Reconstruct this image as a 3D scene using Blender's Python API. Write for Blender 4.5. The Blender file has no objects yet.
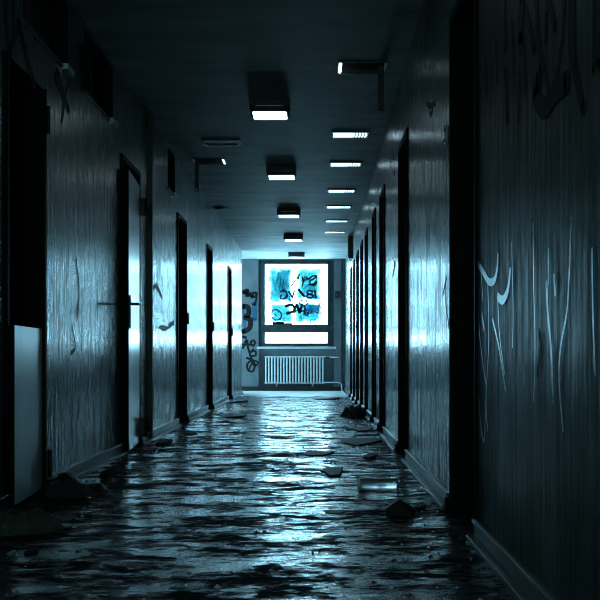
import bpy, bmesh, math, random
from mathutils import Vector, noise as mnoise
random.seed(7)
S = bpy.context.scene
COL = S.collection
F = 1200.0; VX, VY = 315.2, 357.5; ZC = 0.66
XL, XR, H, YE = -1.328, 0.5915, 2.60, 23.6
YC = 21.7          # where the left wall ends at the cross passage
XW = -3.0          # far side of the cross passage
T = 0.17           # wall thickness

# ---------------------------------------------------------------- places
def lw(x, y):
    d = F * XL / (x - VX); return (d, ZC + (VY - y) * d / F)
def rw(x, y):
    d = F * XR / (x - VX); return (d, ZC + (VY - y) * d / F)
def ew(x, y, d=YE):
    return ((x - VX) * d / F, ZC + (VY - y) * d / F)
def fl(x, y):
    d = ZC * F / (y - VY); return ((x - VX) * d / F, d)

# ---------------------------------------------------------------- mesh builder
class MB:
    def __init__(s): s.v = []; s.f = []; s.m = []
    def add(s, vs, fs, mi=0):
        b = len(s.v); s.v += [tuple(p) for p in vs]
        for f in fs: s.f.append(tuple(b + i for i in f)); s.m.append(mi)
    def box(s, x0, x1, y0, y1, z0, z1, mi=0):
        x0, x1 = sorted((x0, x1)); y0, y1 = sorted((y0, y1)); z0, z1 = sorted((z0, z1))
        s.add([(x0,y0,z0),(x1,y0,z0),(x1,y1,z0),(x0,y1,z0),(x0,y0,z1),(x1,y0,z1),(x1,y1,z1),(x0,y1,z1)],
              [(0,3,2,1),(4,5,6,7),(0,1,5,4),(1,2,6,5),(2,3,7,6),(3,0,4,7)], mi)
        return s
    def tube(s, pts, r, n=10, cap=True):
        pts = [Vector(p) for p in pts]; rings = []
        for i, p in enumerate(pts):
            t = (pts[min(i+1, len(pts)-1)] - pts[max(i-1, 0)]).normalized()
            a = t.cross(Vector((0,0,1)) if abs(t.z) < .9 else Vector((1,0,0))).normalized(); b = t.cross(a)
            rr = r[i] if isinstance(r, (list, tuple)) else r
            rings.append([p + (a*math.cos(2*math.pi*k/n) + b*math.sin(2*math.pi*k/n)) * rr for k in range(n)])
        vs = [q for R in rings for q in R]; fs = []
        for i in range(len(pts)-1):
            for k in range(n):
                fs.append((i*n+k, i*n+(k+1)%n, (i+1)*n+(k+1)%n, (i+1)*n+k))
        if cap:
            fs.append(tuple(range(n))[::-1]); fs.append(tuple((len(pts)-1)*n+k for k in range(n)))
        s.add(vs, fs); return s
    def prism(s, poly, z0, z1):
        n = len(poly)
        s.add([(p[0],p[1],z0) for p in poly] + [(p[0],p[1],z1) for p in poly],
              [tuple(range(n))[::-1], tuple(range(n, 2*n))] + [(i,(i+1)%n,n+(i+1)%n,n+i) for i in range(n)])
        return s
    def build(s, name, mat, parent=None, bevel=0, smooth=False, at=None):
        off = Vector(parent.location) if parent is not None else Vector((0,0,0))
        if parent is not None and parent.parent is not None: off = off + Vector(parent.parent.location)
        if parent is None and at is not None: off = Vector(at)
        me = bpy.data.meshes.new(name)
        me.from_pydata([tuple(Vector(p) - off) for p in s.v], [], s.f)
        mats = mat if isinstance(mat, (list, tuple)) else [mat]
        for q in mats: me.materials.append(q)
        for p, mi in zip(me.polygons, s.m): p.material_index = min(mi, len(mats)-1); p.use_smooth = smooth
        me.update()
        o = bpy.data.objects.new(name, me); COL.objects.link(o)
        if parent is not None: o.parent = parent
        elif at is not None: o.location = at
        if bevel:
            b = o.modifiers.new('bevel', 'BEVEL'); b.width = bevel; b.segments = 2; b.limit_method = 'ANGLE'
        return o

def slab(us, vs, w0, w1, holes, to3d, mb=None):
    """a slab with rectangular holes; only outside faces are made"""
    mb = mb or MB()
    U = sorted(set([us[0], us[1]] + [q for h in holes for q in h[:2]])); V = sorted(set([vs[0], vs[1]] + [q for h in holes for q in h[2:4]]))
    U = [u for u in U if us[0] <= u <= us[1]]; V = [v for v in V if vs[0] <= v <= vs[1]]
    solid = {}
    for i in range(len(U)-1):
        for j in range(len(V)-1):
            cu, cv = (U[i]+U[i+1])/2, (V[j]+V[j+1])/2
            solid[i,j] = not any(h[0] < cu < h[1] and h[2] < cv < h[3] for h in holes)
    for (i,j), ok in solid.items():
        if not ok: continue
        a, b, c, d = U[i], U[i+1], V[j], V[j+1]
        for w in (w0, w1): mb.add([to3d(a,c,w),to3d(b,c,w),to3d(b,d,w),to3d(a,d,w)], [(0,1,2,3)])
        for (di,dj,e) in ((-1,0,((a,c),(a,d))),(1,0,((b,c),(b,d))),(0,-1,((a,c),(b,c))),(0,1,((a,d),(b,d)))):
            if not solid.get((i+di,j+dj), False):
                (p,q) = e; mb.add([to3d(*p,w0),to3d(*q,w0),to3d(*q,w1),to3d(*p,w1)], [(0,1,2,3)])
    return mb

def smooth_line(pts, n=6):
    if len(pts) < 3: return pts
    P = [pts[0]] + list(pts) + [pts[-1]]; out = []
    for i in range(1, len(P)-2):
        for k in range(n):
            t = k / n; q = []
            for a in range(2):
                p0,p1,p2,p3 = P[i-1][a],P[i][a],P[i+1][a],P[i+2][a]
                q.append(.5*((2*p1)+(-p0+p2)*t+(2*p0-5*p1+4*p2-p3)*t*t+(-p0+3*p1-3*p2+p3)*t**3))
            out.append(tuple(q))
    out.append(pts[-1]); return out

def stroke(mb, pts, w, to3d, curve=True, taper=False, lift=0.0):
    """a painted stroke: a thin ribbon in the plane given by to3d(a, b, lift)"""
    L = smooth_line(pts) if curve else pts
    n = len(L); A = []; B = []
    for i in range(n):
        a, b = L[max(i-1,0)], L[min(i+1,n-1)]
        dx, dy = b[0]-a[0], b[1]-a[1]; l = math.hypot(dx,dy) or 1
        hw = w/2
        if taper: hw *= (1 - .75*i/(n-1))
        A.append((L[i][0]-dy/l*hw, L[i][1]+dx/l*hw)); B.append((L[i][0]+dy/l*hw, L[i][1]-dx/l*hw))
    mb.add([to3d(p[0],p[1],lift) for p in A] + [to3d(p[0],p[1],lift) for p in B], [(i,i+1,n+i+1,n+i) for i in range(n-1)])
    for c in (L[0], L[-1]) if not taper else (L[0],):
        mb.add([to3d(c[0]+w/2*math.cos(k*math.pi/4), c[1]+w/2*math.sin(k*math.pi/4), lift) for k in range(8)], [tuple(range(8))])

# ---------------------------------------------------------------- objects
def tag(o, label=None, cat=None, group=None, kind=None):
    if label: o['label'] = label
    if cat: o['category'] = cat
    if group: o['group'] = group
    if kind: o['kind'] = kind
    return o
def thing(name, label, cat, loc, group=None):
    o = bpy.data.objects.new(name, None); COL.objects.link(o); o.location = loc; o.empty_display_size = .05
    return tag(o, label, cat, group)
def copy_tree(o, parent=None):
    c = o.copy(); COL.objects.link(c)
    if parent is not None: c.parent = parent
    for ch in list(o.children): copy_tree(ch, c)
    return c
def structure(o, label=None, cat=None): return tag(o, label, cat, None, 'structure')

# ---------------------------------------------------------------- materials
class NT:
    def __init__(s, name):
        s.mat = bpy.data.materials.new(name); s.mat.use_nodes = True
        s.nt = s.mat.node_tree; s.nt.nodes.clear()
        s.out = s.n('ShaderNodeOutputMaterial'); s.tc = s.n('ShaderNodeTexCoord')
    def n(s, t, **kw):
        nd = s.nt.nodes.new(t)
        for k, v in kw.items(): setattr(nd, k, v)
        return nd
    def l(s, a, b): s.nt.links.new(a, b)
    def noise(s, scale=(1,1,1), sc=5, detail=4, rough=.6, coord='Object', dist=0):
        mp = s.n('ShaderNodeMapping'); mp.inputs['Scale'].default_value = scale
        s.l(s.tc.outputs[coord], mp.inputs['Vector'])
        nz = s.n('ShaderNodeTexNoise'); nz.inputs['Scale'].default_value = sc
        nz.inputs['Detail'].default_value = detail; nz.inputs['Roughness'].default_value = rough; nz.inputs['Distortion'].default_value = dist
        s.l(mp.outputs[0], nz.inputs['Vector']); return nz.outputs['Fac']
    def ramp(s, fac, stops):
        r = s.n('ShaderNodeValToRGB'); e = r.color_ramp.elements
        while len(e) < len(stops): e.new(.5)
        for q, (p, c) in zip(e, stops):
            q.position = p; q.color = (c, c, c, 1) if not isinstance(c, tuple) else (*c, 1)
        s.l(fac, r.inputs[0]); return r.outputs[0]
    def math(s, op, a, b=0.0):
        m = s.n('ShaderNodeMath', operation=op)
        for i, q in enumerate((a, b)):
            if isinstance(q, (int, float)): m.inputs[i].default_value = q
            else: s.l(q, m.inputs[i])
        return m.outputs[0]
    def bump(s, h, strength=.3, dist=.01, prev=None):
        b = s.n('ShaderNodeBump'); b.inputs['Strength'].default_value = strength; b.inputs['Distance'].default_value = dist
        s.l(h, b.inputs['Height'])
        if prev is not None: s.l(prev, b.inputs['Normal'])
        return b.outputs[0]
    def principled(s, base, rough=.5, normal=None, metallic=0, spec=.5):
        p = s.n('ShaderNodeBsdfPrincipled')
        if isinstance(base, tuple): p.inputs['Base Color'].default_value = (*base, 1)
        else: s.l(base, p.inputs['Base Color'])
        if isinstance(rough, (int, float)): p.inputs['Roughness'].default_value = rough
        else: s.l(rough, p.inputs['Roughness'])
        p.inputs['Metallic'].default_value = metallic; p.inputs['Specular IOR Level'].default_value = spec
        if normal is not None: s.l(normal, p.inputs['Normal'])
        s.l(p.outputs[0], s.out.inputs['Surface']); return p

def plain(name, c, rough=.5, metallic=0, var=.25, sc=20, bump=0.0, spec=.5):
    m = NT(name); f = m.noise(sc=sc)
    col = m.ramp(f, [(.3, tuple(q*(1-var) for q in c)), (.7, tuple(q*(1+var) for q in c))])
    m.principled(col, rough, m.bump(f, bump, .005) if bump else None, metallic, spec); return m.mat

def wall_material(name, c, r0=.18, r1=.42, spec=.8):
    m = NT(name)
    streak = m.noise((1,14,.9), 2.2, 5, .62)          # vertical runs and roller marks
    fine = m.noise((1,60,4), 1.6, 3, .6)
    blot = m.noise((1,1,1), 2.3, 5, .65)
    grain = m.noise((1,1,1), 90, 2, .5)
    col = m.ramp(m.math('ADD', m.math('MULTIPLY', streak, .55), m.math('MULTIPLY', blot, .45)),
                 [(.33, tuple(q*.45 for q in c)), (.5, c), (.66, tuple(min(1,q*1.35) for q in c))])
    ro = m.ramp(m.math('ADD', m.math('MULTIPLY', streak, .6), m.math('MULTIPLY', blot, .4)), [(.36, r1), (.62, r0)])
    nb = m.bump(streak, .20, .012); nb = m.bump(m.noise((1,1.6,1), 7, 4, .6), .22, .014, nb)
    nb = m.bump(fine, .12, .004, nb)
    nb = m.bump(grain, .12, .0012, nb)
    m.principled(col, ro, nb, spec=spec); return m.mat

M = {}
M['wall'] = wall_material('glossy_wall_paint', (.085,.10,.10), .15, .36)
m = NT('end_wall_paint'); b_ = m.noise(sc=3, detail=5)
m.principled(m.ramp(b_, [(.3,(.09,.11,.12)),(.7,(.16,.185,.195))]), .45, m.bump(m.noise(sc=60),.1,.002)); M['endwall'] = m.mat
M['wornwall'] = wall_material('worn_matt_wall_paint', (.07,.09,.082), .32, .6, .16)
m = NT('ceiling_paint')
a = m.noise((1,3.2,1), 1.1, 6, .65); b_ = m.noise((1,1,1), .7, 4, .6)
col = m.ramp(m.math('ADD', m.math('MULTIPLY',a,.6), m.math('MULTIPLY',b_,.4)), [(.36,(.22,.25,.255)),(.5,(.48,.52,.53)),(.64,(.70,.73,.74))])
m.principled(col, .62, m.bump(a,.15,.01), spec=.35); M['ceiling'] = m.mat
m = NT('worn_floor_covering')
big = m.noise((.8,1.0,1), 2.4, 6, .66); mid = m.noise((.75,1.1,1), 6.5, 9, .74, dist=.4); spk = m.noise((.8,1,1), 24, 4, .7); rip = m.noise((.7,1.1,1), 4.5, 4, .62); fine = m.noise((1,1,1), 42, 4, .6)
col = m.ramp(m.math('ADD', m.math('MULTIPLY',big,.4), m.math('MULTIPLY',mid,.6)), [(.36,(.005,.006,.006)),(.5,(.014,.016,.017)),(.64,(.06,.065,.065))])
ro = m.ramp(m.math('ADD', m.math('MULTIPLY',big,.32), m.math('ADD', m.math('MULTIPLY',mid,.48), m.math('MULTIPLY',spk,.20))), [(.46,.8),(.505,.32),(.55,.12)])
nb = m.bump(rip, .5, .014); nb = m.bump(mid, .25, .006, nb); nb = m.bump(fine, .10, .004, nb)
pf = m.principled(col, ro, nb, spec=.5)
wet = m.ramp(m.math('ADD', m.math('MULTIPLY',big,.32), m.math('ADD', m.math('MULTIPLY',mid,.48), m.math('MULTIPLY',spk,.20))), [(.465,.015),(.505,.22),(.56,.75)])
m.l(wet, pf.inputs['Specular IOR Level']); M['floor'] = m.mat
M['litfloor'] = plain('lit_end_floor', (.62,.66,.67), .4, var=.25, sc=7, bump=.15)  # daylight near the end window put into a paler floor colour
M['frame'] = plain('shaded_door_frame', (.009,.009,.007), .6, var=.4, spec=.08)  # near-black colour holds the shade of the backlit jambs
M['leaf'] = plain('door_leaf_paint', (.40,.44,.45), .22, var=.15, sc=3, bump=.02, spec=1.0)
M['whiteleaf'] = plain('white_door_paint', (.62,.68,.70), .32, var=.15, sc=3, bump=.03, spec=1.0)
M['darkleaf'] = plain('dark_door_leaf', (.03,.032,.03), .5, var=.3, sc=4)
M['room'] = plain('dark_room_plaster', (.10,.11,.10), .9, var=.3, sc=2)
M['base'] = plain('baseboard_paint', (.04,.047,.048), .33, var=.4, sc=9, bump=.05)
M['blackbase'] = plain('black_skirting', (.008,.009,.01), .5)
M['metal'] = plain('grey_steel', (.25,.27,.28), .35, 1, var=.2)
M['blackmetal'] = plain('black_steel', (.012,.012,.013), .4, var=.3)
M['housing'] = plain('grey_lamp_housing', (.05,.055,.06), .5)
M['opal'] = plain('opal_lamp_cover', (.75,.8,.82), .25, var=.05)
M['white'] = plain('white_enamel', (.8,.84,.85), .3, var=.05)
M['wframe'] = plain('slate_window_frame', (.045,.058,.064), .55, var=.2, sc=8, spec=.15)
M['rad'] = plain('radiator_enamel', (.55,.6,.62), .35, var=.12, sc=10)
M['black'] = plain('black_spray_paint', (.006,.006,.007), .6, var=.2, spec=.25)
M['darkspray'] = plain('faded_dark_spray_paint', (.014,.016,.016), .55, var=.4, sc=4, spec=.2)
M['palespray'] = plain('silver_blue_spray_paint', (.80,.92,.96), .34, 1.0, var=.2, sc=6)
M['bluespray'] = plain('blue_spray_paint', (.02,.09,.16), .5)
M['sack'] = plain('dirty_green_cloth', (.075,.078,.056), .85, var=.6, sc=25, bump=.4)
M['lino'] = plain('torn_linoleum', (.008,.009,.009), .6, var=.5, sc=14, bump=.2)
M['debris'] = plain('dark_debris', (.012,.012,.012), .7, var=.5, sc=30, bump=.4)
M['pale'] = plain('pale_plaster', (.55,.6,.62), .6, var=.2, sc=30, bump=.3)
m = NT('frosted_clear_plastic'); pr = m.principled((.93,.97,.98), .30, spec=.8); pr.inputs['Transmission Weight'].default_value = .92; pr.inputs['IOR'].default_value = 1.25; M['canister'] = m.mat
m = NT('glowing_diffuser')
pr = m.principled((.7,.75,.78), .3); pr.inputs['Emission Color'].default_value = (.55,.83,.95,1); pr.inputs['Emission Strength'].default_value = 2.2; M['glow'] = m.mat
m = NT('opal_underside')
pr = m.principled((.75,.8,.82), .28); pr.inputs['Emission Color'].default_value = (.55,.83,.95,1); pr.inputs['Emission Strength'].default_value = 2.8; M['opalglow'] = m.mat  # emission added for daylight caught by the undersides and for ambient

def glass(name, tint, refl=.06):
    m = NT(name)
    t = m.n('ShaderNodeBsdfTransparent'); t.inputs[0].default_value = (*tint, 1)
    g = m.n('ShaderNodeBsdfGlossy'); g.inputs['Roughness'].default_value = .05
    mx = m.n('ShaderNodeMixShader'); mx.inputs[0].default_value = refl
    m.l(t.outputs[0], mx.inputs[1]); m.l(g.outputs[0], mx.inputs[2]); m.l(mx.outputs[0], m.out.inputs['Surface']); return m.mat
M['glass'] = glass('window_glass', (.97,.99,1))
M['sideglass'] = glass('dusty_glass', (.80,.82,.83))
M['fillglass'] = glass('fill_window_glass', (.60,.64,.55))  # glass of the added rear window, tinted to set the ambient
M['frosted'] = plain('grey_frosted_pane', (.10,.125,.13), .3, var=.2, sc=5)
def film(name, mid, dark, thr=.42, streaky=False):
    """sprayed see-through blue film, ragged at its edges"""
    m = NT(name)
    sp = m.n('ShaderNodeSeparateXYZ'); m.l(m.tc.outputs['Generated'], sp.inputs[0])
    def edge(o): return m.math('MULTIPLY', m.math('MINIMUM', o, m.math('SUBTRACT', 1.0, o)), 3.2)
    e = m.math('MINIMUM', edge(sp.outputs['X']), edge(sp.outputs['Z']))
    nz = m.noise((9,1,1.1) if streaky else (1.6,1,1.6), 4, 5, .65)
    k = m.math('ADD', m.math('MULTIPLY', m.math('MINIMUM', e, 1.0), .55), m.math('SUBTRACT', nz, .38))
    col = m.ramp(k, [(.10,(1,1,1)), (.24,tuple(q**.6 for q in mid)), (.40,mid), (.66,mid), (.86,dark)])
    t = m.n('ShaderNodeBsdfTransparent'); m.l(col, t.inputs[0]); m.l(t.outputs[0], m.out.inputs['Surface']); return m.mat
M['film'] = film('cyan_spray_film', (.075,.19,.20), (.03,.10,.13))
M['filmstreak'] = film('streaked_blue_film', (.62,.72,.75), (.25,.38,.46), streaky=True)
M['filmdark'] = film('deep_blue_film', (.40,.48,.60), (.28,.36,.48))

# ---------------------------------------------------------------- the setting
LD = [(5.14,5.88),(8.20,9.04),(11.53,12.33),(14.70,15.42),(18.2,18.93)]
RD = [(4.36,5.19),(7.65,8.40),(10.15,10.87),(11.72,12.32),(13.5,14.1),(14.9,15.5),(16.3,17.0),(17.75,18.4),(19.3,19.9)]
ZD_L, ZD_R = 2.05, 2.12
CL = [(5.45,6.45),(6.9,7.88),(10.8,11.37)]          # high window niches, left wall
BY0 = -3.0                                          # back of the corridor
floor_ = MB().box(-3.8, 1.1, BY0-.2, YE+.5, -.12, 0).build('floor', M['floor']); structure(floor_, 'dark worn corridor floor with wet shine and litter', 'floor')
lit_strip = MB(); edge = [(XL-.0,20.3)] + [(XL+(XR-XL)*k/14, 20.2+.5*math.sin(k*2.3)*math.cos(k*.9)) for k in range(1,14)] + [(XR,20.4),(XR,YE),(XW,YE),(XW,YC),(XL,YC)]  # floor strip paled where the end window's light falls
lit_strip.prism(edge, 0, .004); structure(lit_strip.build('floor_passage', M['litfloor']), 'floor in front of the end window, paled to stand for its daylight', 'floor')
# ceiling, with the openings of the two gutted light fittings
CR = (.15,.475,7.87,8.17); CLf = (-1.20,-.886,11.7,12.0)
ceil = slab((-3.8,1.1),(BY0-.2,YE+.5), H, H+.14, [CR, CLf], lambda u,v,w:(u,v,w))
ceil.box(-3.8,1.1,BY0-.2,YE+.5,H+.14,H+.16)
ceil = ceil.build('ceiling', M['ceiling']); structure(ceil, 'dark stained corridor ceiling with two rows of lights', 'ceiling')
hl = [(a,b,-.01,ZD_L if i else 1.97) for i,(a,b) in enumerate(LD)] + [(a,b,2.2,2.56) for a,b in CL]
wl = slab((BY0,YC),(0,H), XL, XL-T, hl, lambda u,v,w:(w,u,v))
wl = wl.build('wall_left', M['wall']); structure(wl, 'glossy left corridor wall with door openings and high niches', 'wall')
hr = [(a,b,-.01,ZD_R) for a,b in RD]
wr = slab((BY0,YE),(0,H), XR, XR+T, hr, lambda u,v,w:(w,u,v)).build('wall_right', [M['wall'], M['wornwall']])
for p_ in wr.data.polygons:
    if p_.center.y < RD[0][0]: p_.material_index = 1
structure(wr, 'glossy right corridor wall with a row of door openings', 'wall')
# end wall: window above a radiator niche
WX0, WX1 = ew(258.5,0)[0], ew(334,0)[0]; ZS = .86
we = slab((XW,XR+T),(0,H), YE, YE+.14, [(WX0,WX1,0.05,H-.02)], lambda u,v,w:(u,w,v))
we.box(WX0-.1,WX1+.1, YE+.14, YE+.2, -.1, ZS)
we = we.build('wall_end', M['endwall']); structure(we, 'end wall with the painted window and a graffiti strip', 'wall')
# cross passage
CWY = (YC+.15, YE-.15, .3, 2.5)
slab((YC-T,YE),(0,H), XW, XW-T, [CWY], lambda u,v,w:(w,u,v), sp := MB())
sp.box(XW, XL-T, YC-T, YC, 0, H)
structure(sp.build('wall_passage', M['endwall']), 'walls of the side passage at the far end', 'wall')
# dark rooms behind the left wall
rm = MB(); rm.box(-3.6,-3.5,3.9,10.4,0,H); rm.box(-3.5,XL-T,3.8,3.9,0,H); rm.box(-3.5,XL-T,10.4,10.5,0,H); rm.box(-3.5,XL-T,6.95,7.05,0,H)
structure(rm.build('wall_room', M['room']), 'dark walls of the rooms behind the left doorways', 'wall')
# back of the corridor, with an unseen window added for ambient light
bk = slab((XL-T,XR+T),(0,H), BY0, BY0-.15, [(-.9,.2,1.0,2.3)], lambda u,v,w:(u,w,v)).build('wall_back', M['wall']); structure(bk, 'wall behind the viewer', 'wall')
# high niches: backs, panes, ledges
def niche(i, a, b):
    fr = MB()
    xb = XL-.088
    fr.box(xb-.03, XL-.002, b-.012, b, 2.2, 2.56); fr.box(xb-.03, XL+.034 if i==1 else XL, a, a+.04, 2.2, 2.47 if i==1 else 2.56)
    fr.box(xb-.03, xb, a, b, 2.53, 2.56)
    root = fr.build('window_%d' % (i+3), M['frame']); structure(root, ['high niche window above the nearest left doorway','high niche window between the first two left doorways','high niche window just before the third left doorway'][i], 'window')
    MB().box(xb-.03, xb-.01, a, b, 2.2, 2.53).build('pane', M['frosted'], root)
    MB().box(xb, XL+.008, a-.01, b+.012, 2.18, 2.2).build('ledge', M['housing'], root, .003)
    MB().box(xb, XL+.032, b-.16, b+.014, 2.172, 2.204).build('ledge_highlight', M['white'], root, .003)  # white tip stands in for light caught at the ledge's end
for i,(a,b) in enumerate(CL): niche(i,a,b)

# baseboards: board with a bead and a quarter-round foot
def baseboard(name, X, sgn, segs, label):
    mb = MB()
    for a,b in segs:
        mb.box(X, X+sgn*.018, a, b, 0, .075); mb.box(X+sgn*.018, X+sgn*.024, a, b, .062, .075)
        mb.box(X+sgn*.018, X+sgn*.045, a, b, 0, .018)
    structure(mb.build(name, M['base'], bevel=.003), label, 'baseboard')
def gaps(lo, hi, doors):
    out = []; p = lo
    for a,b in doors: out.append((p,a-.001)); p = b+.001
    out.append((p,hi)); return out
baseboard('baseboard_left', XL, 1, gaps(BY0,YC,LD), 'skirting board along the left wall')
baseboard('baseboard_right', XR, -1, gaps(BY0,YE,RD), 'skirting board along the right wall')
structure(MB().box(XW,XR-.03,YE-.025,YE,0,.09).build('baseboard_end', M['blackbase']), 'black skirting board under the end window', 'baseboard')

# ---------------------------------------------------------------- doors
def frame_mesh(X, sg, a, b, zt, depth, head=True):
    """dark lining of an opening; sg points into the corridor"""
    f = MB(); xi = X - sg*depth; xo = X + sg*.012
    f.box(xi, xo, b-.03, b+.006, 0, zt); f.box(xi, xo, a-.006, a+.03, 0, zt)
    if head: f.box(xi, xo, a-.006, b+.006, zt-.03, zt+.006)
    f.box(xi, xo+sg*.02, b-.055, b+.012, 0, .055); f.box(xi, xo+sg*.008, a-.012, a+.03, 0, .055)
    return f
def handle_mesh(X, sg, y, z, toward):
    h = MB(); h.box(X, X+sg*.008, y-.02, y+.02, z-.14, z+.06)
    h.tube([(X,y,z),(X+sg*.05,y,z)], .009, 8); h.tube([(X+sg*.05,y,z),(X+sg*.055,y+toward*.11,z)], .009, 8)
    return h
RN = ['nearest door recess in the right wall','second door recess in the right wall','third door recess in the right wall','fourth door recess in the right wall','fifth door recess in the right wall','sixth door recess in the right wall','seventh door recess in the right wall','eighth door recess in the right wall','farthest door recess in the right wall']
n_ = 1
for i,(a,b) in enumerate(RD):
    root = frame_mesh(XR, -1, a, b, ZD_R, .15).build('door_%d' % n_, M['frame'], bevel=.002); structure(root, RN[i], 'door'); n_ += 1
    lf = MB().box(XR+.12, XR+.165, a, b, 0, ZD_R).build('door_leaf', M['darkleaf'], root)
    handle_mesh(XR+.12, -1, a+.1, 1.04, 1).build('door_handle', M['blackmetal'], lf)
for i,(a,b) in enumerate(LD):
    lab = ['nearest left doorway, its door missing the upper panel','left door standing ajar with a bright face','third doorway in the left wall','fourth doorway in the left wall','farthest doorway in the left wall'][i]
    root = frame_mesh(XL, 1, a, b, ZD_L if i else 1.97, T-.002, i > 0).build('door_%d' % n_, M['frame'], bevel=.002); structure(root, lab, 'door'); n_ += 1
    if i >= 2:
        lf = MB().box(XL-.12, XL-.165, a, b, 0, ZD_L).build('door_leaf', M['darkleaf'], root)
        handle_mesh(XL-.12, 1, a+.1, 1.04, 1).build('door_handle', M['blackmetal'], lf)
        MB().box(XL, XL+.03, b+.005, b+.04, 1.0, 1.12).build('lock_keeper', M['blackmetal'], root)
    if i == 0:
        ang = math.radians(-3.0); ny = a+.03          # half leaf
        def Q(u, w, z): return (XL+.033+math.sin(ang)*u+math.cos(ang)*w, ny+math.cos(ang)*u-math.sin(ang)*w, z)
        def qbox(u0,u1,w0,w1,z0,z1):
            m_ = MB(); m_.add([Q(u0,w0,z0),Q(u1,w0,z0),Q(u1,w1,z0),Q(u0,w1,z0),Q(u0,w0,z1),Q(u1,w0,z1),Q(u1,w1,z1),Q(u0,w1,z1)],
                   [(0,3,2,1),(4,5,6,7),(0,1,5,4),(1,2,6,5),(2,3,7,6),(3,0,4,7)]); return m_
        lf = qbox(0,.68,-.035,0,.02,.80).build('door_leaf', M['whiteleaf'], root, .002)
        qbox(-.004,0,-.035,0,.02,.80).build('leaf_edge_shade', M['frame'], root)  # near-black strip gives the pale leaf's near edge its shade
        MB().box(XL-.04, XL+.006, a-.04, a+.03, 0, 1.97).build('stile', M['frame'], root)
        for z0,z1,p in ((1.755,1.89,-.01),(.05,.21,.0)):
            h = MB(); h.box(XL, XL+.02+p, b-.01, b+.03, z0, z1); h.tube([(XL+.03+p,b,z0),(XL+.03+p,b,z1)], .01, 8)
            h.build('hinge', M['blackmetal'], root)
    if i == 1:
        # ajar leaf hinged at its far edge
        ang = math.radians(3.0); hx, hy = XL+.005, b-.035; W = b-a-.05
        def P(u, w, z):     # u along the leaf from the hinge, w into the corridor
            return (hx + math.sin(ang)*u*1.0 + math.cos(ang)*w, hy - math.cos(ang)*u + math.sin(ang)*w, z)
        def obox(mb, u0,u1,w0,w1,z0,z1):
            mb.add([P(u0,w0,z0),P(u1,w0,z0),P(u1,w1,z0),P(u0,w1,z0),P(u0,w0,z1),P(u1,w0,z1),P(u1,w1,z1),P(u0,w1,z1)],
                   [(0,3,2,1),(4,5,6,7),(0,1,5,4),(1,2,6,5),(2,3,7,6),(3,0,4,7)]); return mb
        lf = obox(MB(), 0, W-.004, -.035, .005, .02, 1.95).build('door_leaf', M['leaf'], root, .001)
        obox(MB(), W-.004, W+.002, -.035, .005, .02, 1.95).build('leaf_edge_shade', M['frame'], root)  # dark strip in place of shade on the edge facing the camera
        hd = obox(MB(), W-.09, W-.05, .005, .012, .86, 1.09)
        hd.tube([P(W-.07,.005,1.03),P(W-.07,.06,1.03)], .011, 8); hd.tube([P(W-.07,.06,1.03),P(W-.07-.10,.066,1.03)], .010, 8)
        hd.tube([P(W-.07,-.035,1.03),P(W-.07,-.09,1.03)], .011, 8); hd.tube([P(W-.07,-.09,1.03),P(W-.18,-.095,1.03)], .010, 8)
        hd.build('door_handle', M['blackmetal'], lf)
        for z0,z1 in ((1.73,1.86),(.06,.21)):
            h = MB(); h.box(XL, XL+.045, b-.02, b+.035, z0, z1); h.tube([(XL+.05,b,z0),(XL+.05,b,z1)], .012, 8)
            h.build('hinge', M['blackmetal'], root)

# dark conduit from floor to ceiling beside the ajar door
d0 = lw(148,0)[0]
cd = MB().box(XL, XL+.035, d0, d0+.05, 0, H).build('trim_1', M['blackmetal']); structure(cd, 'black vertical conduit from floor to ceiling beyond the ajar left door', 'trim')

# ---------------------------------------------------------------- end window
wf = MB(); yf0, yf1 = YE+.03, YE+.10
gx0, gx1 = ew(265,0)[0], ew(327.3,0)[0]; gz1, gz0 = ew(0,264)[1], ew(0,324.3)[1]; lz1, lz0 = ew(0,332.5)[1], ew(0,343)[1]
slab((WX0,WX1),(ZS,H-.02), yf0, yf1, [(gx0,gx1,gz0,gz1),(gx0,gx1,lz0,lz1)], lambda u,v,w:(u,w,v), wf)
# raised sash bars around both panes
for (za,zb) in ((gz0,gz1),(lz0,lz1)):
    t = .045
    wf.box(gx0-t,gx0-.004,yf0-.022,yf0,za-t*.6,zb+t*.6); wf.box(gx1+.004,gx1+t,yf0-.022,yf0,za-t*.6,zb+t*.6)
    wf.box(gx0-t,gx1+t,yf0-.022,yf0,zb+.004,zb+t*.6); wf.box(gx0-t,gx1+t,yf0-.022,yf0,za-t*.6,za-.004)
win = wf.build('window_1', M['wframe'], bevel=.003); structure(win, 'bright end window with blue and black graffiti on its glass', 'window')
MB().box(gx0-.01,gx1+.01,yf0+.03,yf0+.034,gz0-.01,gz1+.01).build('pane', M['glass'], win)
MB().box(gx0-.01,gx1+.01,yf0+.03,yf0+.034,lz0-.01,lz1+.01).build('pane', M['glass'], win)
MB().box(ew(257,0)[0],ew(336,0)[0],YE-.10,YE+.05,ZS-.03,ZS+.012).build('window_sill', M['rad'], win, .004)
hm = MB().box(gx0-.045,gx0-.02,yf0-.034,yf0-.022,1.76,1.86); hm.tube([(gx0-.032,yf0-.03,1.81),(gx0-.032,yf0-.06,1.81),(gx0-.032,yf0-.065,1.72)], .008, 8)
hm.build('window_handle', M['blackmetal'], win)
SC = 600/70.0
def g5(x, y): return ew(262 + x/SC, 260 + y/SC, yf0+.03)           # points on the glass
def wp(u, v, l): return (u, yf0+.024-l, v)
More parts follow.
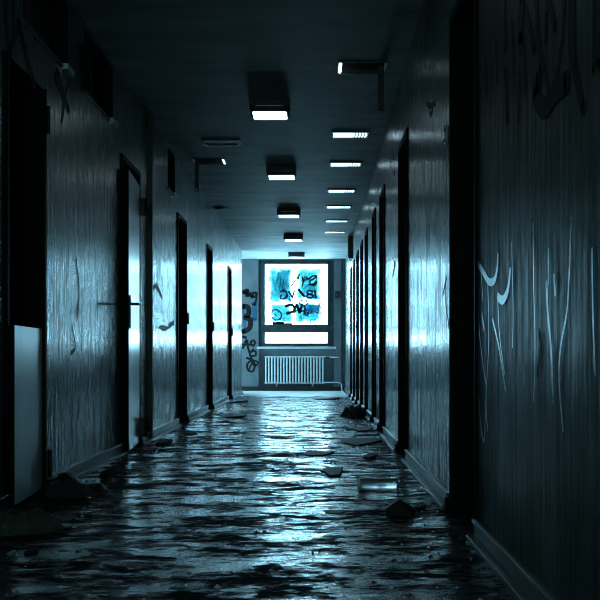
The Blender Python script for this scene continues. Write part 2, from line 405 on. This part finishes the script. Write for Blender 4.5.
def film_patch(x0,y0,x1,y1,mat,l):
    (a,b_),(c,d) = g5(x0,y1), g5(x1,y0)
    MB().add([(a,yf0+.029-l,b_),(c,yf0+.029-l,b_),(c,yf0+.029-l,d),(a,yf0+.029-l,d)],[(0,1,2,3)])
    mb = MB(); mb.box(a,c,yf0+.0285-l,yf0+.029-l,b_,d); return mb.build('blue_paint', mat, win)
film_patch(55,60,250,365,M['film'],0); film_patch(120,65,255,330,M['filmstreak'],.001)
film_patch(300,65,500,340,M['film'],0); film_patch(75,375,255,545,M['film'],0)
film_patch(285,365,515,535,M['film'],0); film_patch(370,300,515,350,M['filmdark'],.001); film_patch(365,375,515,465,M['filmdark'],.001)
film_patch(190,300,252,362,M['filmdark'],.002); film_patch(355,210,470,270,M['filmstreak'],.002)
gm = MB()
def gs(pts, w, **k): stroke(gm, [g5(*p) for p in pts], (w*1.15+3.5)/SC*YE/F, wp, **k)
# upper tag
gs([(250,222),(290,170),(322,125)],10); gs([(312,150),(306,222)],5); gs([(345,145),(355,185),(385,150)],7); gs([(365,140),(345,225)],6)
gs([(380,145),(395,165),(430,140),(465,135),(440,165),(410,180),(425,210),(470,185),(455,215),(400,210)],9)
gs([(430,130),(470,150),(440,220)],5)
# middle row
gs([(160,270),(195,265),(212,290),(200,325),(160,335),(165,305)],9); gs([(232,275),(262,320)],14,curve=False); gs([(262,320),(278,262)],12,curve=False)
gs([(312,252),(362,310)],15,curve=False)
gs([(435,270),(405,263),(385,280),(410,293),(440,305),(425,325),(385,318),(390,298),(425,288),(435,270)],11); gs([(455,265),(460,318)],13,curve=False)
# lower row
gs([(205,395),(255,385),(278,410),(268,440),(215,458)],20); gs([(295,382),(322,448)],20,curve=False); gs([(322,448),(345,385)],16,curve=False)
gs([(345,385),(320,370),(335,348),(375,345),(385,375),(360,395),(372,425),(330,440)],9)
gs([(265,470),(300,430),(340,405)],6); gs([(365,440),(360,465),(385,475),(400,455)],6); gs([(490,390),(515,425),(505,460),(470,450)],5); gs([(405,362),(470,360)],5)
gs([(85,475),(90,435),(130,428),(165,460),(155,505),(110,515),(85,490)],7); gs([(105,460),(128,480)],5)
gs([(415,515),(418,552)],5); gs([(450,525),(460,550)],5); gs([(488,515),(478,530)],5)
for p in ((90,530,190,552),(140,540,260,556)):
    a,b_ = g5(p[0],p[3]); c,d = g5(p[2],p[1]); gm.add([wp(a,b_,0),wp(c,b_,0),wp(c,d,0),wp(a,d,0)],[(0,1,2,3)])
for k in range(16):
    x = random.uniform(75,245); y = random.uniform(130,230); gs([(x,y),(x+random.uniform(-3,3),y+random.uniform(30,110))], random.uniform(.2,1.0))
gm.build('graffiti', M['black'], win)
lm = MB()
def gl(x,y): return ew(255+x/6.31, 255+y/6.31, yf0+.03)
stroke(lm,[gl(*p) for p in ((270,505),(300,500),(330,508),(370,503))],.035,wp); lm.build('blue_paint', M['film'], win)
lm = MB(); stroke(lm,[gl(426,526),gl(428,534)],.02,wp); stroke(lm,[gl(205,503),gl(222,512)],.015,wp); lm.build('graffiti', M['black'], win)
# side passage window and the window added behind the viewer for ambient light
def plain_window(name, hole, to3d, glassmat, label, bars):
    f = slab((hole[0],hole[1]),(hole[2],hole[3]), .04, .10, [(hole[0]+.06,hole[1]-.06,hole[2]+.06,hole[3]-.06)], to3d)
    if bars:
        c = (hole[0]+hole[1])/2; slab((c-.03,c+.03),(hole[2]+.06,hole[3]-.06), .04,.10,[],to3d,f)
    r = f.build(name, M['wframe']); structure(r, label, 'window')
    slab((hole[0]+.05,hole[1]-.05),(hole[2]+.05,hole[3]-.05), .06,.064,[],to3d).build('pane', glassmat, r)
plain_window('window_2', CWY, lambda u,v,w:(XW-w,u,v), M['sideglass'], 'window at the end of the side passage', True)
plain_window('window_6', (-.9,.2,1.0,2.3), lambda u,v,w:(u,BY0-w,v), M['fillglass'], 'unseen window added behind the viewer for ambient light', True)

# ---------------------------------------------------------------- radiator and end wall fittings
ra, rb = ew(264.6,0)[0], ew(324.6,0)[0]; rz1, rz0 = ew(0,355.8)[1], ew(0,384)[1]
rad = thing('radiator', 'pale ribbed column radiator in the niche under the end window', 'radiator', ((ra+rb)/2, YE+.05, 0))
NS = 20; st = (rb-ra)/NS
for k in range(NS):
    x = ra + (k+.5)*st; s_ = MB()
    for yy in (YE+.0, YE+.075):
        s_.tube([(x,yy,rz0+.02),(x,yy,rz1-.02)], .0155, 8)
    s_.tube([(x,YE-.012,rz1-.025),(x,YE+.09,rz1-.025)], .022, 8); s_.tube([(x,YE-.012,rz0+.025),(x,YE+.09,rz0+.025)], .022, 8)
    s_.build('radiator_section', M['rad'], rad, smooth=False)
p = MB(); p.tube([(ra,YE+.04,rz1-.025),(rb,YE+.04,rz1-.025)], .018, 8); p.tube([(ra,YE+.04,rz0+.025),(rb,YE+.04,rz0+.025)], .018, 8); p.build('header', M['rad'], rad)
xe = ew(334,0)[0]
xv = xe+.10
p = MB(); p.tube([(rb,YE+.03,rz1-.03),(rb+.12,YE+.0,rz1-.03),(xv,YE-.03,rz1-.03)], .012, 8); pp = p.build('pipe', M['rad'], rad)
p = MB(); p.tube([(rb,YE+.03,rz0+.03),(rb+.12,YE-.03,rz0+.03),(xv,YE-.03,rz0+.03),(xv+.05,YE-.03,rz0-.01),(xv+.06,YE-.03,0)], .012, 8); p.build('pipe', M['rad'], rad)
p = MB(); p.tube([(rb+.03,YE+.025,rz1-.03),(rb+.10,YE+.01,rz1-.03)], .022, 10); p.build('valve', M['blackmetal'], pp)
for k in (.2,.8):
    x = ra+(rb-ra)*k; MB().box(x-.015,x+.015,YE+.03,YE+.14,rz0+.05,rz0+.09).build('bracket', M['metal'], rad)
    MB().box(x-.015,x+.015,YE+.02,YE+.06,0,rz0+.02).build('foot', M['rad'], rad)
a,b_ = ew(335,298.5); c,d = ew(339.5,291)
sw = thing('switch_box', 'small dark switch box on the end wall right of the window', 'switch', ((a+c)/2, YE, b_))
MB().box(a,c,YE-.035,YE,b_,d).build('cover', M['blackmetal'], sw, .004); MB().box(a+.025,c-.025,YE-.043,YE-.035,b_+.04,d-.04).build('rocker', M['housing'], sw)
# pilaster strip at the right of the end wall
structure(MB().box(ew(341,0)[0],ew(343,0)[0],YE-.03,YE,0,H).build('trim_2', M['wframe']), 'narrow vertical strip at the right of the end wall', 'trim')
# dark box hanging high on the right wall near the end
d0 = rw(352.8,0)[0]
sg = thing('sign_box', 'dark box fixed high on the far end of the right wall', 'box', (XR, d0, 2.25))
MB().box(XR-.07,XR,d0,d0+.35,2.22,2.58).build('case', M['blackmetal'], sg, .004); MB().box(XR-.074,XR-.07,d0+.03,d0+.32,2.25,2.55).build('face', M['housing'], sg)
# small steel plate by the nearest right recess
d0, z0 = rw(447.5,144); z1 = rw(447.5,126)[1]
pl = thing('wall_plate', 'small shiny steel plate on the right wall before the nearest recess', 'plate', (XR, d0, z0))
MB().box(XR-.012,XR,d0-.03,d0+.04,z0,z1).build('plate', M['metal'], pl, .004)
for q in (.2,.8): MB().tube([(XR-.012,d0+.005,z0+(z1-z0)*q),(XR-.017,d0+.005,z0+(z1-z0)*q)], .006, 8).build('screw', M['blackmetal'], pl)

# ---------------------------------------------------------------- graffiti on the walls
def gw(wall, mat, strokes, conv, to3d, name='graffiti'):
    mb = MB()
    for k,(pts, w, kw) in enumerate(strokes): stroke(mb, [conv(*p) for p in pts], w, to3d, lift=.0008+.00007*k, **kw)
    return mb.build(name, mat, wall)
LWt = lambda u,v,l:(XL+l+.001,u,v); RWt = lambda u,v,l:(XR-l-.001,u,v); EWt = lambda u,v,l:(u,YE-l-.001,v)
c2 = lambda x,y: lw(x/3., y/3.)
gw(wl, M['darkspray'], [([(15,-60),(15,0),(27,165)],.06,{}),([(27,165),(55,70)],.05,{}),([(55,70),(100,250)],.06,{}),([(78,-40),(85,30),(108,110)],.05,{}),([(40,0),(38,120)],.03,{}),
   ([(170,215),(205,330)],.05,{}),([(165,230),(190,300),(185,360)],.04,{}),([(205,250),(190,300)],.03,{})], c2, LWt)
c3 = lambda x,y: lw(x/3., 180+y/3.)
gw(wl, M['darkspray'], [([(290,371),(345,372)],.012,{}),([(228,240),(236,330),(230,420)],.025,{}),([(215,440),(225,500),(212,520)],.02,{})], c3, LWt)  # first stroke: dark smear left of the ajar door's handle
c6 = lambda x,y: lw(120+x/3.333, 280+y/3.333)
gw(wl, M['darkspray'], [([(130,150),(150,160),(180,140)],.05,{}),([(105,40),(120,20),(140,60)],.04,{})], c6, LWt)
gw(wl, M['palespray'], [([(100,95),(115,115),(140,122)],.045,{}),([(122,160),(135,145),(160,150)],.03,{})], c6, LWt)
cr = lambda x,y: rw(470+x/4.615, y/4.615)
gw(wr, M['darkspray'], [([(310,-60),(318,150),(340,300),(375,470)],0.026,{}),([(300,-60),(312,100),(325,330)],0.032,{}),([(440,-60),(425,200),(375,470)],0.029,{}),([(480,-60),(480,250),(505,420),(525,500)],0.038,{}),([(462,-60),(465,240),(490,300)],0.029,{}),
   ([(575,-60),(572,330)],0.023,{}),([(600,-60),(596,300)],0.032,{}),([(160,-30),(165,230)],0.029,{}),([(240,-40),(236,200)],0.072,{}),([(255,30),(300,230)],0.032,{}),([(350,-40),(395,125)],0.035,{}),([(355,60),(352,190)],0.020,{}),([(195,100),(205,340)],0.017,{}),
   ([(122,190),(126,370)],0.023,{}),([(72,260),(75,420)],0.026,{}),([(100,300),(104,500)],0.014,{}),([(165,330),(172,560)],0.029,{}),([(250,180),(258,420)],0.017,{}),([(320,370),(300,430),(345,500),(400,420),(450,380)],0.058,{}),([(230,330),(228,560)],0.020,{})], cr, RWt)
c4 = lambda x,y: rw(440+x/3., 200+y/3.)
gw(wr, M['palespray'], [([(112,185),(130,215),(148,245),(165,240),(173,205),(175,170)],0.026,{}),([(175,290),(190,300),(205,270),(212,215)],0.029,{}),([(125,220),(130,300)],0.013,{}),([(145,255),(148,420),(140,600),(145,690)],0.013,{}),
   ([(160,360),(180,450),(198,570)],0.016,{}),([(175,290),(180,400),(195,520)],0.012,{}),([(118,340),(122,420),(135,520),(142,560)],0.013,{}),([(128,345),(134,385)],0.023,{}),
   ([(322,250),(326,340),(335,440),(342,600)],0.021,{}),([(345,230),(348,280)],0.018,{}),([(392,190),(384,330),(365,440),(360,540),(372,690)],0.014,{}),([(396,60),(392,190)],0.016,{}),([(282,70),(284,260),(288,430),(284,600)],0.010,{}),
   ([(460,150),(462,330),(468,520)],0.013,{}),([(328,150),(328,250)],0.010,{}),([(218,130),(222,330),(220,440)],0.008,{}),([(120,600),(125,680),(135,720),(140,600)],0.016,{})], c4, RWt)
gw(wr, M['darkspray'], [([(20,200),(18,300),(28,380)],.02,{}),([(300,400),(304,440),(295,520)],.03,{}),([(10,280),(22,230)],.02,{})], c4, RWt)
cm = lambda x,y: rw(340+x/3.333, 100+y/3.333)
gw(wr, M['darkspray'], [([(290,10),(300,20),(318,12)],.03,{}),([(298,25),(302,50),(310,30)],.025,{}),([(180,550),(185,545),(176,585)],.04,{}),([(180,243),(183,247)],.03,{})], cm, RWt)
ce = lambda x,y: ew(235+x/6., 280+y/6.)
gw(we, M['black'], [([(50,75),(75,62),(70,92),(95,85),(102,100)],.075,{}),([(100,100),(108,80),(128,78),(124,100),(105,98)],.05,{}),([(128,80),(128,112),(118,150)],.04,{}),
   ([(46,158),(78,165),(82,205),(62,225),(92,240),(86,290),(46,310)],.10,{}),([(46,340),(65,345)],.05,{}),
   ([(48,408),(70,360),(78,408)],.045,{}),([(46,388),(90,388),(112,395)],.04,{}),([(95,372),(112,362),(120,382),(98,392),(96,372)],.04,{}),
   ([(80,412),(95,470),(72,468)],.045,{}),([(95,432),(120,425),(124,450),(98,458)],.04,{}),([(110,415),(90,440),(105,480)],.035,{}),
   ([(120,505),(98,485),(74,505),(78,540),(105,548),(118,520),(100,498)],.04,{}),([(112,482),(138,495),(122,518)],.035,{}),([(96,510),(84,535)],.03,{})], ce, EWt)
gw(we, M['bluespray'], [([(110,140),(112,235)],.07,{}),([(122,130),(124,240)],.05,{}),([(52,170),(60,300)],.06,{})], ce, EWt)

# ---------------------------------------------------------------- ceiling lights, middle row
def ceiling_lamp(d, label):
    X0 = -.345; r = thing('ceiling_lamp', label, 'lamp', (X0, d, H-.10), 'box lamps along the middle of the ceiling')
    MB().box(X0-.15,X0+.15,d+.06,d+.42,H-.05,H).build('housing', M['housing'], r, .004)
    # rounded tray-shaped cover
    cv = MB(); w, L = .148, .355; rings = []
    prof = [(0,-.05),(0,-.066),(.005,-.082),(.018,-.09)]
    def rr(ins, n=4, rad=.05):
        pts = []; cx = [(w-rad, L/2-rad),(-w+rad, L/2-rad),(-w+rad,-L/2+rad),(w-rad,-L/2+rad)]
        for q,(ax,ay) in enumerate(cx):
            for k in range(n+1):
                t = math.pi/2*(q + k/n); pts.append((X0+ax+(rad-ins)*math.cos(t), d+.24+ay+(rad-ins)*math.sin(t)))
        return pts
    for ins,z in prof: rings.append([(p[0],p[1],H+z) for p in rr(ins)])
    n = len(rings[0]); vs = [p for R in rings for p in R]; fs = []
    for i in range(len(rings)-1):
        for k in range(n): fs.append((i*n+k,i*n+(k+1)%n,(i+1)*n+(k+1)%n,(i+1)*n+k))
    cv.add(vs, fs); cv.add(rings[-1], [tuple(range(n))], 1)
    cvo = cv.build('cover', [M['housing'], M['opalglow']], r)
    for yy in (d+.12, d+.36): MB().box(X0-.156,X0-.148,yy-.012,yy+.012,H-.07,H-.03).build('clip', M['metal'], cvo)
    return r
p0 = ceiling_lamp(8.94, 'box ceiling lamp with pale underside, nearest and largest of the middle row')
for d, lab in ((2.1,'box ceiling lamp over the viewer, out of the picture'),(5.3,'box ceiling lamp just above the top of the picture'),(12.1,'second box ceiling lamp from the viewer in the middle row'),(15.5,'third box ceiling lamp from the viewer in the middle row'),(18.75,'fourth box ceiling lamp from the viewer in the middle row'),(22.0,'box ceiling lamp just in front of the end window, farthest of its row')):
    c = copy_tree(p0); c.location = (-.345, d, H-.10); c['label'] = lab
# recessed lights, right row
def recessed(d, label):
    X0 = .307; r = thing('recessed_light', label, 'light', (X0, d, H), 'recessed lights along the right of the ceiling')
    f = slab((X0-.165,X0+.165),(d,d+.29), H-.012, H, [(X0-.15,X0+.15,d+.018,d+.272)], lambda u,v,w:(u,v,w)); f.build('trim_frame', M['housing'], r)
    df = MB().box(X0-.15,X0+.15,d+.018,d+.272,H-.004,H).build('diffuser', M['glow'], r)
    for k in range(5):
        x = X0+.03+k*.026
        l = MB(); l.add([(x,d+.02,H-.011),(x+.008,d+.02,H-.011),(x+.02,d+.15,H-.011),(x+.008,d+.27,H-.011),(x,d+.27,H-.011),(x+.012,d+.15,H-.011)]+[(x,d+.02,H-.004),(x+.008,d+.02,H-.004),(x+.02,d+.15,H-.004),(x+.008,d+.27,H-.004),(x,d+.27,H-.004),(x+.012,d+.15,H-.004)],
              [(0,1,2,5),(5,2,3,4),(6,7,1,0),(7,8,2,1),(8,9,3,2),(9,10,4,3),(10,11,5,4),(11,6,0,5)])
        l.build('louvre', M['metal'], df)
    return r
q0 = recessed(10.28, 'recessed ceiling light with louvres, nearest and largest of the glowing right row')
for d, lab in ((11.88,'second glowing recessed ceiling light from the viewer in the right row'),(13.8,'third glowing recessed ceiling light from the viewer in the right row'),(15.3,'fourth glowing recessed ceiling light from the viewer in the right row'),(16.9,'fifth glowing recessed ceiling light from the viewer in the right row'),(18.4,'sixth and farthest glowing recessed ceiling light in the right row')):
    c = copy_tree(q0); c.location = (.307, d, H); c['label'] = lab
# gutted fittings with a hanging strip
def gutted(hole, xs, zb, label):
    x0,x1,y0,y1 = hole
    r = thing('broken_light', label, 'light', ((x0+x1)/2,(y0+y1)/2,H), 'gutted recessed ceiling lights')
    t=.006
    MB().box(x0,x0+t,y0,y1,H-.008,H+.12).build('end_plate', M['white'], r); MB().box(x1-t,x1,y0,y1,H-.008,H+.12).build('end_plate', M['white'], r)
    xt = x0+.016 if xs > x0+.15 else x1-.016
    MB().tube([(xt,y0+.03,H-.002),(xt,y1-.03,H-.002)], .012, 8).build('glow_stub', M['glow'], r)  # glowing stub added to brighten one end of the gutted fitting
    f = MB(); f.box(x0,x1,y1-t,y1,H-.012,H+.12); f.box(x0,x1,y0,y0+t,H-.006,H+.12); f.box(x0,x1,y0,y1,H+.115,H+.125); f.build('housing', M['blackmetal'], r)
    f = MB(); f.box(x0+.01,x1-.01,y1,y1+.012,H-.010,H); f.build('rim', M['white'], r)
    s = MB(); s.box(xs-.019,xs+.019,y0+.10,y0+.115,zb,H+.1); hs = s.build('hanging_strip', M['blackmetal'], r)
    s = MB(); s.tube([(xs-.004,y0+.10,zb+.03),(xs-.004,y0+.08,zb+.025),(xs+.004,y0+.07,zb)], .009, 8); s.build('end_clip', M['metal'], hs)
gutted(CR, .437, 2.30, 'gutted ceiling light opening on the right with a dark strip hanging from it')
gutted(CLf, -1.165, 2.29, 'gutted ceiling light opening on the left with a dark strip hanging from it')
# blank plate and torn patch left of the lamps
def ceiling_plate(x0,x1,y0,y1,name,label,cat,mat):
    r = thing(name, label, cat, ((x0+x1)/2,(y0+y1)/2,H-.02))
    slab((x0,x1),(y0,y1),H-.014,H,[(x0+.03,x1-.03,y0+.05,y1-.05)],lambda u,v,w:(u,v,w)).build('frame', mat, r, .002)
    MB().box(x0+.03,x1-.03,y0+.05,y1-.05,H-.005,H).build('cover', M['housing'], r)
ceiling_plate(-1.01,-.67,10.65,10.95,'ceiling_vent','dark blank vent plate on the ceiling left of the nearest box lamp','vent',M['housing'])
x0 = (213-VX)*15.5/F; x1 = (231-VX)*15.5/F
ly = MB(); pr_ = []
for k in range(9):
    t = k/8; pr_.append((x0+(x1-x0)*t, 15.45+.05*math.sin(t*9), H-.003-.05*math.sin(math.pi*t)*(1-t)))
ly.add([(p[0],p[1],p[2]) for p in pr_]+[(p[0],p[1]+.22,H+.004) for p in pr_]+[(p[0],p[1]+.004,p[2]+.004) for p in pr_],
       [(k,k+1,9+k+1,9+k) for k in range(8)]+[(k,18+k,18+k+1,k+1) for k in range(8)])
tag(ly.build('peeling_flap', M['lino'], ceil), 'dark flap of coating peeling off the ceiling')

# ---------------------------------------------------------------- litter on the floor
def nz(p, s): return mnoise.noise(Vector(p)*s)
def lump(name, x0,x1,y0,y1,h, mat, label, cat, seed=0, n=28, sharp=.5):
    vs=[]; fs=[]
    for i in range(n+1):
        for j in range(n+1):
            u,v = i/n, j/n; r = min(1, math.hypot((u-.5)*2,(v-.5)*2))
            e = max(0,1-r**3)
            z = h*e*(.62+.55*nz((u*4+seed,v*4,seed),1.0)+.55*abs(nz((u*8,v*8+seed,2),1))-.25*abs(nz((u*17,v*17,seed),1)))
            rad = 1+.22*nz((math.cos(math.atan2(v-.5,u-.5))*1.4+seed, math.sin(math.atan2(v-.5,u-.5))*1.4, 5),1)
            X = (x0+x1)/2+(u-.5)*(x1-x0)*rad*math.sqrt(max(0,1-2*(v-.5)**2)); Y = (y0+y1)/2+(v-.5)*(y1-y0)*rad*math.sqrt(max(0,1-2*(u-.5)**2))
            vs.append((X,Y,max(0.001,z)))
    for i in range(n):
        for j in range(n): a=i*(n+1)+j; fs.append((a,a+n+1,a+n+2,a+1))
    m = MB(); m.add(vs,fs); return tag(m.build(name, mat, smooth=True, at=((x0+x1)/2,(y0+y1)/2,0)), label, cat)
xa = fl(-22,533)[0]; xb = fl(54,533)[0]
lump('crumpled_rag', xa, xb, 4.42, 4.85, .075, M['sack'], 'dirty greenish crumpled rag at the left edge of the floor', 'rag', 3)
# buckled linoleum sheet by the left wall
vs=[];fs=[];n=24; cx0,cy0 = -1.262,5.55
for t_ in (0,.006):
    for i in range(n+1):
        for j in range(n+1):
            u,v=i/n,j/n
            X = -1.285 + .295*u + .012*math.sin(v*5); Y = 5.66+ .05*math.sin(u*6) + .36*v*(1-.45*u) - .05*u
            z = .004 + .105*math.exp(-((u-.32)/.28)**2)*(1-v*.3)*(1-.35*v*v)+.05*math.exp(-((u-.02)/.07)**2) + .05*math.exp(-((u-.9)/.12)**2)*v+.008*nz((u*7,v*7,1),1)
            vs.append((X,Y,max(.003,z)+t_))
N2=(n+1)**2
for t_ in (0,1):
    for i in range(n):
        for j in range(n):
            a=t_*N2+i*(n+1)+j; fs.append((a,a+n+1,a+n+2,a+1))
for k in range(n):
    for a,b_ in ((k*(n+1),(k+1)*(n+1)),(k*(n+1)+n,(k+1)*(n+1)+n),(k,k+1),(n*(n+1)+k,n*(n+1)+k+1)): fs.append((a,b_,N2+b_,N2+a))
m=MB(); m.add(vs,fs); m.add([(-1.27,5.66,.0),(-1.08,5.64,0),(-1.06,5.66,.05),(-1.17,5.67,.088),(-1.27,5.68,.05)],[(0,1,2,3,4)])
tag(m.build('linoleum_sheet', M['lino'], at=(cx0,cy0,0)), 'dark buckled sheet of linoleum against the left wall past the nearest doorway', 'sheet')
# pale canister
def turned(name, c, ax, prof, mat, root=None, n=24):
    ax = Vector(ax).normalized(); a = ax.cross(Vector((0,0,1))).normalized(); b = ax.cross(a); vs=[];fs=[]
    for (t,r) in prof:
        for k in range(n):
            q = Vector(c)+ax*t+(a*math.cos(2*math.pi*k/n)+b*math.sin(2*math.pi*k/n))*r; vs.append(q)
    for i in range(len(prof)-1):
        for k in range(n): fs.append((i*n+k,i*n+(k+1)%n,(i+1)*n+(k+1)%n,(i+1)*n+k))
    m=MB(); m.add(vs,fs); o = m.build(name, mat, root, smooth=True)
    b = bmesh.new(); b.from_mesh(o.data); bmesh.ops.holes_fill(b, edges=b.edges); bmesh.ops.recalc_face_normals(b, faces=b.faces); b.to_mesh(o.data); b.free()
    for p in o.data.polygons: p.use_smooth = True
    return o
X0,d0 = fl(360,491); X1,_ = fl(399,491)
cn = thing('tube_canister', 'pale shiny cylindrical canister lying on the floor to the right', 'canister', ((X0+X1)/2,d0+.03,0))
R=.030; ax=(1,-.06,0); L=X1-X0
turned('body',(X0,d0+.03,R),ax,[(0,.001),(0,R*.9),(.006,R),(L*.42,R),(L*.45,R*.965),(L*.48,R),(L-.012,R),(L-.008,R*.9),(L-.008,.001)],M['canister'],cn)
turned('cap',(X0-.008,d0+.0305,R),ax,[(0,.001),(0,R*.8),(.004,R*.99),(.012,R*1.02),(.014,R*.9)],M['white'],cn)
turned('rim',(X0+L*.985-.006,d0+.027,R),ax,[(0,R*.99),(.0,R*1.03),(.007,R*1.03),(.008,R*.7),(.009,.001)],M['metal'],cn)
# tent-shaped broken block
X0,d0 = fl(386,516); X1,_ = fl(418,516)
m=MB(); w=X1-X0
m.add([(X0,d0,0),(X0+w*.85,d0-.02,0),(X1,d0+.10,0),(X0+.01,d0+.12,0),(X0+.0,d0+.02,.028),(X0+w*.42,d0+.02,.066),(X0+w*.9,d0+.03,.02),(X0+w*.45,d0+.11,.062),(X0+.02,d0+.12,.03),(X1-.01,d0+.10,.02)],
      [(0,1,6,5,4),(1,2,9,6),(2,3,8,7,9),(3,0,4,8),(4,5,7,8),(5,6,9,7),(0,3,2,1)])
tag(m.build('broken_block', M['debris'], bevel=.003, at=(X0+w/2,d0+.05,0)), 'dark peaked broken block on the floor in front of the pale canister', 'rubble')
X0,d0 = fl(344,418); X1,_ = fl(367,418)
lump('rubble_heap', X0-.02, X1+.02, d0-.25, d0+.9, .15, M['debris'], 'dark heap of rubble against the right wall far down the corridor', 'rubble', 8)
def shard(px0,px1,py0,py1,h,mat,name,label,cat,group=None,seed=0,tilt=0):
    rnd = random.Random(seed); (xa,ya),(xb,_) = fl(px0,py1), fl(px1,py1); yb = fl(px0,py0)[1]
    n=7; poly=[]
    for k in range(n):
        t=2*math.pi*k/n; r=.55+.6*rnd.random(); t+=rnd.uniform(-.3,.3); poly.append(((xa+xb)/2+(xb-xa)/2*r*math.cos(t),(ya+yb)/2+(yb-ya)/2*r*math.sin(t)))
    h*=.4; m=MB(); m.prism(poly,.001,.001+h)
    if tilt: m.v=[(p[0],p[1],p[2]+(tilt*(p[0]-xa)/(xb-xa) if p[2]>.0015 else 0)) for p in m.v]
    return tag(m.build(name,mat,bevel=min(.003,h*.3),at=((xa+xb)/2,(ya+yb)/2,0)),label,cat,group)
SH = [(338,385,438,446,.012,'lino','floor_scrap','dark flat scrap of flooring near the right wall before the third recess','scrap'),
 (319,349,468,477,.014,'lino','floor_scrap','dark flat scrap on the floor left of and beyond the pale canister','scrap'),
 (301,334,451,457,.012,'lino','floor_scrap','dark flat scrap in the middle of the floor, across the window glare','scrap'),
 (212,250,414,418,.02,'lino','floor_scrap','long dark scrap on the floor near the fourth left doorway','scrap'),
 (314,345,398.5,400,.03,'lino','floor_scrap','dark strip on the bright floor before the end window, at right','scrap'),
 (228,247,401,403,.03,'lino','floor_scrap','dark strip on the bright floor beside the end of the left wall','scrap'),
 (322,347,510,514,.006,'pale','paper_scrap','pale flat scrap lying left of the dark peaked block','scrap'),
 (144,166,441,448,.03,'debris','rubble_piece','dark rubble at the left skirting just past the ajar door','rubble'),
 (93,102,468,482,.055,'debris','rubble_piece','small dark chunk at the right tip of the buckled sheet','rubble'),
 (69,77,525,529,.01,'pale','plaster_chip','small white chip right of the greenish rag','chip'),
 (3,11,552,557,.01,'pale','plaster_chip','small white chip at the left edge, in front of the rag','chip'),
 (20,33,550,556,.012,'debris','rubble_piece','flat dark chip in front of the greenish rag','rubble'),
 (362,380,455,460,.02,'debris','rubble_piece','dark chunk on the floor beyond the pale canister','rubble'),
 (415,430,505,511,.02,'debris','rubble_piece','low dark chunk right of the peaked block','rubble'),
 (425,436,502,507,.012,'pale','plaster_chip','white chip beside the right skirting near the nearest recess','chip'),
 (196,212,406,409,.04,'debris','rubble_piece','dark rubble on the floor by the left wall at the fourth doorway','rubble'),
 (176,196,432,436,.015,'lino','floor_scrap','dark scrap on the floor just past the third left doorway','scrap'),
 (350,376,428,432,.015,'lino','floor_scrap','dark scrap lying before the rubble heap on the right','scrap')]
for k,(a,b_,c,d,h,mt,nm,lab,cat) in enumerate(SH): shard(a,b_,c,d,h,M[mt],nm,lab,cat,seed=k,tilt=h*.6)
# fine grit nobody could count
g = MB(); rnd = random.Random(5)
for k in range(900):
    y = 3.1+ (rnd.random()**1.5)*18; side = rnd.random()
    if side < .33: x = XL+.05+abs(rnd.gauss(0,.16))
    elif side < .72: x = XR-.05-abs(rnd.gauss(0,.2))
    else: x = rnd.uniform(XL+.05,XR-.05)
    x = min(max(x,XL+.06),XR-.06)
    s_ = rnd.uniform(.003,.012)*(1+.03*y); h = s_*rnd.uniform(.4,1); a = rnd.random()*3
    pts = [(x+s_*rnd.uniform(.6,1.2)*math.cos(a+q*2.1), y+s_*rnd.uniform(.6,1.2)*math.sin(a+q*2.1)) for q in range(3)]
    g.add([(p[0],p[1],0) for p in pts]+[(x,y,h)],[(0,1,3),(1,2,3),(2,0,3)], 1 if rnd.random()<.25 else 0)
tag(g.build('plaster_grit',[M['debris'],M['pale']]),'fine crumbs of plaster and dirt strewn over the corridor floor','debris',None,'stuff')

# ---------------------------------------------------------------- daylight
w = bpy.data.worlds.new('sky'); S.world = w; w.use_nodes = True
bg = w.node_tree.nodes['Background']; bg.inputs[0].default_value = (.37,.78,1.0,1); bg.inputs[1].default_value = 24.0
def portal(loc, rot, sx, sy):
    L = bpy.data.lights.new('window_portal','AREA'); L.shape='RECTANGLE'; L.size=sx; L.size_y=sy; L.cycles.is_portal=True
    o = bpy.data.objects.new('window_portal',L); o.location=loc; o.rotation_euler=rot; COL.objects.link(o)
portal(((gx0+gx1)/2,YE+.16,(lz0+gz1)/2),(math.radians(-90),0,0),gx1-gx0+.1,gz1-lz0+.1)
portal((XW-.14,(CWY[0]+CWY[1])/2,(CWY[2]+CWY[3])/2),(0,math.radians(-90),0),CWY[3]-CWY[2],CWY[1]-CWY[0])
portal((-.35,BY0-.14,1.65),(math.radians(90),0,0),1.1,1.3)  # portal of the window added behind the viewer

# ---------------------------------------------------------------- camera
cam = bpy.data.cameras.new('camera'); co = bpy.data.objects.new('camera', cam); COL.objects.link(co)
co.location = (0,0,ZC); co.rotation_euler = (math.radians(90),0,0); cam.sensor_width = 36; cam.lens = 72
cam.shift_x = -(VX-300)/600; cam.shift_y = (VY-300)/600; cam.clip_start = .05
S.camera = co
S.view_settings.view_transform = 'Standard'; S.view_settings.look = 'None'; S.view_settings.gamma = 1; S.view_settings.exposure = 0.45
S.cycles.use_denoising = True; S.cycles.filter_width = 1.0; S.cycles.max_bounces = 12; S.cycles.transparent_max_bounces = 16; S.cycles.diffuse_bounces = 6; S.cycles.glossy_bounces = 6
